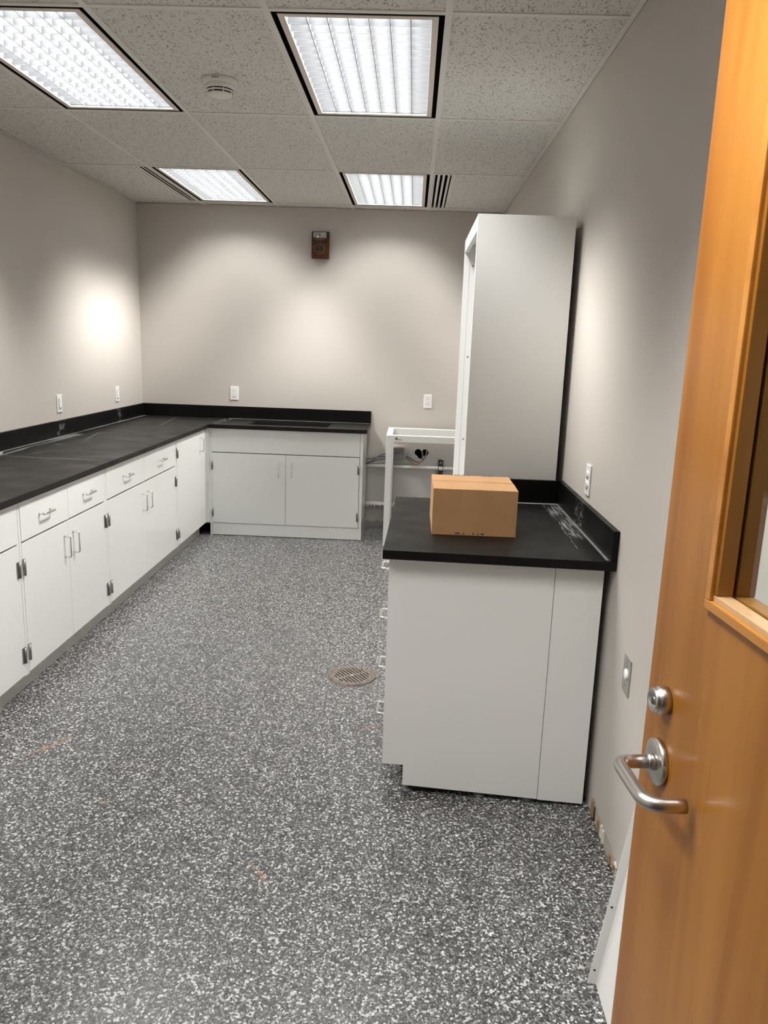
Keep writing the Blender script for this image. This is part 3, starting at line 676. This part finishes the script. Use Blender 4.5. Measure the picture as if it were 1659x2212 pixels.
def services():
    t = thing('junction_box', 'grey galvanised junction box marked 120v on the back wall', 'electrical box', (2.217, 0, .60))
    MB().box(2.163, 2.272, -.050, 0, .598, .705, .002).build('box', M['alu'], t)
    MB().box(2.161, 2.274, -.0525, -.050, .596, .707, .0008).build('cover', M['alu'], t)
    MB().box(2.158, 2.279, -.012, 0, .706, .722, .001).build('top_bracket', M['cream'], t)
    for x, z in ((2.168, .698), (2.266, .604)): MB().lathe([(0, .002), (.003, .0015), (.004, 0), (0, 0)], axis_xf((x, -.0525, z), (0, -1, 0)), 12).build('screw', M['hinge'], t)
    text('marking', '120v', .026, M['ink'], t, T(2.212, -.0528, .665) @ FACE_Y, .0003)
    for z in (.640, .626): MB().tube([(2.272, -.028, z), (2.284, -.028, z), (2.2845, -.028, z), (2.298, -.030, z-.003)], [.010, .010, .0075, .007], 12).build('connector', M['steel'], t)
    def cable(pts, r, label, mm='cable', grp='grey cables on the back wall'):
        P = [Vector(p) for p in pts]; Q = []
        for i in range(len(P)-1):
            a, b, c, d = P[max(i-1, 0)], P[i], P[i+1], P[min(i+2, len(P)-1)]
            for k in range(7):
                u = k/7; Q.append(.5*((2*b)+(c-a)*u+(2*a-5*b+4*c-d)*u*u+(3*b-a-3*c+d)*u**3))
        Q.append(P[-1]); o = MB().tube(Q, r, 8).build('cable', M[mm]); return tag(o, label, 'cable', grp)
    c1 = cable([(2.292, -.031, .638), (2.326, -.04, .624), (2.367, -.045, .599), (2.403, -.048, .592), (2.438, -.046, .612), (2.462, -.04, .650), (2.470, -.01, .682), (2.468, .05, .695)], .0058, 'grey cable from the junction box looping up into the right lobe of the wall hole')
    c2 = cable([(2.292, -.031, .624), (2.322, -.042, .606), (2.360, -.062, .580), (2.395, -.064, .576), (2.421, -.060, .600), (2.436, -.044, .636), (2.430, -.01, .676), (2.424, .05, .690)], .0058, 'grey cable with an orange band from the junction box into the wall hole')
    MB().tube([(2.350, -.0605, .5850), (2.375, -.0635, .5755), (2.396, -.064, .5760)], .0068, 10).build('orange_band', M['orange'], c2)
    cable([(1.954, -.030, .602), (2.0, -.030, .607), (2.045, -.032, .620), (2.09, -.034, .626), (2.163, -.034, .628)], .0055, 'middle grey cable between the sink cabinet side and the junction box')
    cable([(1.954, -.042, .568), (2.0, -.040, .588), (2.045, -.042, .620), (2.09, -.040, .646), (2.163, -.036, .658)], .0055, 'topmost grey cable at the junction box, rising from the sink cabinet side')
    cable([(1.954, -.032, .560), (2.0, -.030, .578), (2.05, -.030, .596), (2.10, -.030, .606), (2.163, -.030, .610)], .0055, 'lowest grey cable between the sink cabinet side and the junction box')
    tag(MB().tube([(1.955, -.024, .543), (W, -.024, .543)], .015, 16).build('water_pipe', M['pipe']), 'thin white horizontal pipe across the back wall at mid height', 'pipe')
    p = MB().tube([(1.955, -.030, .203), (2.195, -.030, .203)], .026, 18).build('drain_pipe', M['raceway']); tag(p, 'thick white printed pipe low on the back wall beside the sink cabinet', 'pipe')
    MB().tube([(2.193, -.030, .203), (2.215, -.030, .203)], .030, 18).build('coupling', M['raceway'], p)
    pm = MB()
    for a, b in ((1.985, 2.005), (2.012, 2.03), (2.042, 2.075), (2.09, 2.125)):
        pm.tube([(a, -.0305, .2025), (b, -.0305, .2025)], .0262, 18, cap=False)
    for f in [f for f in pm.bm.faces if not (f.calc_center_median().y < -.05 and .186 < f.calc_center_median().z < .204)]: pm.bm.faces.remove(f)
    pm.build('printed_text', M['inkg'], p)
    s = thing('strut_bracket', 'black slotted metal strut clamped over the thin white pipe', 'bracket', (2.596, 0, .2))
    b = MB().box(2.575, 2.616, -.004, 0, .18, .612).box(2.575, 2.579, -.041, -.004, .18, .612).box(2.612, 2.616, -.041, -.004, .18, .612)
    b.bm.verts.ensure_lookup_table(); b.build('channel', M['black'], s)
    MB().box(2.579, 2.588, -.043, -.040, .18, .526).box(2.603, 2.612, -.043, -.040, .18, .526).box(2.588, 2.603, -.043, -.040, .465, .526).box(2.588, 2.603, -.043, -.040, .25, .43).box(2.579, 2.612, -.043, -.040, .562, .612).build('front_lip', M['black'], s)
    MB().box(2.586, 2.604, -.046, -.043, .582, .603, .001).build('clamp_plate', M['alu'], s)
    MB().tube([(2.606, -.030, .60), (2.607, -.030, .636)], .0022, 8).build('threaded_rod', M['steel'], s)
    MB().tube([(2.580, -.030, .543), (2.612, -.030, .543)], .019, 18).tube([(2.590, -.050, .553), (2.606, -.050, .553)], .004, 8).build('pipe_clamp', M['plate'], s)
services()

# ---- floor drain
def drain():
    cx, cy = 2.088, -3.195
    t = thing('floor_drain', 'round rusty metal floor drain with slotted grate', 'floor drain', (cx, cy, 0))
    pts = []; rr = random.Random(5)
    for k in range(48):
        a = 2*PI*k/48; r = .122 + .003*math.sin(3*a+1) + rr.uniform(-.0015, .0015)
        if .0 < a < .7: r += .012*math.sin(a/.7*PI)+rr.uniform(-.004, .004)
        if a > 5.7: r -= .010
        pts.append((cx+r*math.cos(a), cy+r*math.sin(a), .0005))
    MB().prism(pts, (0, 0, .0015)).build('collar', M['iron'], t)
    MB().lathe([(.100, .002), (.112, .002), (.113, .0045), (.108, .0055), (.100, .0045)], T(cx, cy, 0), 48).build('rim', M['iron'], t)
    MB().lathe([(0, .0022), (.104, .0022), (.104, .0026), (0, .0026)], T(cx, cy, 0), 48).build('shadow_well', M['void'], t)
    g = MB(); X = T(cx, cy, 0) @ Rz(-.95); R_o = .102; n = 11; pitch_ = .0165; sw = .0062
    def strip(y0, y1):           # bars clipped to the circle
        P = []
        for k in range(9): y = y0+(y1-y0)*k/8; P.append((math.sqrt(max(R_o**2-y*y, 0)), y))
        Q = [(x, y, .0028) for x, y in P] + [(-x, y, .0028) for x, y in P[::-1]]
        g.prism(Q, (0, 0, .003), xf=X)
    ys = [(k-4.5)*pitch_ for k in range(10)]
    edges = [-R_o+.0005] + [v for y in ys for v in (y-sw/2, y+sw/2)] + [R_o-.0005]
    for a, b in zip(edges[::2], edges[1::2]): strip(a, b)
    for y in ys:                 # slot ends: rim and centre web
        hw = math.sqrt(R_o**2-y*y); e = math.sqrt(max(.083**2-y*y, 0))
        for a, b in ((-hw+.002, -e), (e, hw-.002), (-.007, .007)): g.box(a, b, y-sw/2-.0003, y+sw/2+.0003, .0028, .0058, xf=X)
    gr_ = g.build('grate', M['iron'], t)
    MB().lathe([(0, .0075), (.006, .007), (.008, .0058), (0, .0058)], T(cx, cy, 0), 20).build('screw', M['steel'], t)
drain()

# ================================================================== DOOR (structure), leaning panel, torn wall base
def door():
    a = math.radians(4.8); E = Vector((2.697, -5.575, 0))
    t = thing('door_1', 'open honey-coloured wooden door with a glazed window and lever handle', None, E, None, 0, 'structure')
    t.rotation_euler = (0, 0, a)     # local: -y runs from the free edge to the hinge, -x is the visible face
    X = wm(t)
    Wd, Hd, TH = .914, 2.125, .044; s0, s1, z0, z1 = .148, Wd-.148, 1.249, 1.975; z0b = .008
    b = MB()
    for q in ((0, TH, -s0, 0, z0b, Hd), (0, TH, -Wd, -s1, z0b, Hd), (0, TH, -s1, -s0, z0b, z0), (0, TH, -s1, -s0, z1, Hd)): b.box(*q, xf=X)
    bmesh.ops.remove_doubles(b.bm, verts=b.bm.verts[:], dist=1e-5)
    b.build('leaf', M['wood'], t)
    mo = .018
    def ring(o0, o1, x0, x1, mats, name, z_split=False):
        parts = [(x0, x1, -s1+o0, -s0-o0, z0+o0, z0+o1), (x0, x1, -s1+o0, -s0-o0, z1-o1, z1-o0), (x0, x1, -s0-o1, -s0-o0, z0+o1, z1-o1), (x0, x1, -s1+o0, -s1+o1, z0+o1, z1-o1)]
        h = MB(); v = MB()
        for q in parts[:2]: h.box(*q, .0015, xf=X)
        for q in parts[2:]: v.box(*q, .0015, xf=X)
        h.build(name, M[mats[0]], t); v.build(name, M[mats[1]], t)
    ring(.0012, mo-.004, -.006, .008, ('woodh', 'woodh'), 'moulding')
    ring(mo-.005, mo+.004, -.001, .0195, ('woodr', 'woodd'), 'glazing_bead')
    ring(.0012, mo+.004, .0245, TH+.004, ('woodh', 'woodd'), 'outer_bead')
    MB().box(.0198, .0242, -s1+.005, -s0-.005, z0+.005, z1-.005, xf=X).build('glass_pane', M['glass'], t)
    hz = .985; hy = -.064
    def XF(y, z): return X @ T(0, y, z) @ Matrix.Rotation(-PI/2, 4, 'Y')
    lv = MB().lathe([(0, .010), (.014, .010), (.030, .0095), (.0335, .0075), (.034, 0), (0, 0)], XF(hy, hz), 48).build('rose', M['steel'], t)
    o = .062; r = .0098
    P = [(0, hy, hz), (-.045, hy, hz)]
    MB().tube([X @ Vector((-.009, hy, hz)), X @ Vector((-.020, hy, hz))], .0125, 24).build('lever_collar', M['steel'], t)
    pth = [(-.012, hy, hz), (-.047, hy, hz)]
    for k in range(1, 7): q = PI/2*k/6; pth.append((-.047-.015*math.sin(q), hy-.015*(1-math.cos(q)), hz))
    # straight run parallel to the door, then a bend back to the leaf
    pth += [(-.062, hy-.040, hz), (-.062, hy-.075, hz)]
    for k in range(1, 9): q = PI/2*k/8; pth.append((-.062+.026*(1-math.cos(q)), hy-.086-.026*math.sin(q), hz))
    pth += [(-.024, hy-.112, hz), (-.010, hy-.112, hz)]
    MB().tube([X @ Vector(p) for p in pth], r, 20).build('lever_handle', M['steel'], t)
    cy_, cz_ = -.066, 1.082
    MB().lathe([(0, .019), (.0120, .019), (.0130, .0225), (.0165, .0225), (.0178, .019), (.0180, .016), (.0197, .0150), (.0202, 0), (0, 0)], XF(cy_, cz_), 40).build('lock_cylinder', M['steel'], t)
    MB().lathe([(0, .0215), (.0065, .0215), (.0065, .018), (0, .018)], XF(cy_, cz_), 24)  .box(-.0222, -.0212, cy_-.0008, cy_+.0008, cz_-.005, cz_+.004, xf=X).build('keyway', M['hinge'], t)
    MB().box(.008, .034, -.0005, .001, .9, 1.12, xf=X).build('latch_plate', M['steel'], t)
    for z in (.25, 1.06, 1.88): MB().tube([X @ Vector((.050, -Wd+.003, z-.05)), X @ Vector((.050, -Wd+.003, z+.05))], .006, 12).build('hinge', M['steel'], t)
door()

def leaning():
    t = thing('leaning_panel', 'white sheet metal panel with a flange leaning on the right wall behind the door', 'metal panel', (2.85, -5.3, 0))
    y0, y1 = -4.992, -5.72
    A = Vector((2.848, y0, .002)); up = Vector((W-.006-2.848, 0, 1.06)).normalized(); Ln = 1.07
    n = Vector((-up.z, 0, up.x))       # toward the room
    th = .0015
    def q(s, h, o): return Vector((A.x, y0+s, A.z)) + up*h + n*o
    MB().prism([q(0, 0, 0), q(y1-y0, 0, 0), q(y1-y0, Ln, 0), q(0, Ln, 0)], n*th).build('sheet', M['cabm'], t)
    MB().prism([q(0, 0, th), q(0, 0, .024), q(0, Ln, .024), q(0, Ln, th)], (0, th, 0)).build('flange', M['cabm'], t)
    MB().prism([q(-.002, Ln-.002, th), q(y1-y0, Ln-.002, th), q(y1-y0, Ln-.002, .024), q(-.002, Ln-.002, .024)], up*th).build('top_flange', M['cabm'], t)
    for h in (.04, .225, .50, .80): MB().lathe([(0, .0006), (.0028, .0006), (.0032, 0), (0, 0)], axis_xf(q(0, h, .014), (0, -1, 0)), 14).build('screw_hole', M['slot'], t)
leaning()

def torn_base():
    rr = random.Random(11)
    t = thing('baseboard_right', 'torn wallboard edge where the baseboard was removed', None, (W, -4.45, 0), None, 0, 'structure')
    n = 26; ya, yb = -4.24, -5.0; pts = [(W-.002, ya, 0)]
    for k in range(n+1):
        y = ya+(yb-ya)*k/n; z = .062-.012*k/n*1.2 + rr.uniform(-.009, .009); pts.append((W-.002, y, z))
    pts.append((W-.002, yb, 0)); MB().prism(pts, (.0015, 0, 0)).build('torn_paper', M['dust'], t)
    for (y, z0, z1, wd, mm, nm) in ((-4.262, .004, .070, .016, 'tan', 'brown_flap'), (-4.285, .0, .055, .010, 'black', 'dark_gap'), (-4.345, .0, .046, .008, 'tan', 'brown_flap'), (-4.392, .010, .058, .010, 'cream', 'plaster_chip'), (-4.415, .006, .056, .008, 'cream', 'plaster_chip'),
                                 (-4.505, .0, .034, .012, 'tan', 'brown_flap'), (-4.555, .012, .034, .006, 'tan', 'brown_flap'), (-4.60, .0, .026, .010, 'tan', 'brown_flap'), (-4.625, .0, .04, .012, 'black', 'dark_gap'), (-4.66, .0, .03, .010, 'tan', 'brown_flap'), (-4.57, .036, .052, .014, 'cream', 'plaster_chip')):
        o = -.010 if mm != 'black' else -.003
        MB().prism([(W-.002, y+wd, z0), (W-.002, y-wd, z0+.004), (W-.003, y-wd*.6, z1-.004), (W-.003, y+wd*.2, z1)], (o*.6, 0, 0)).build(nm, M[mm], t)
torn_base()
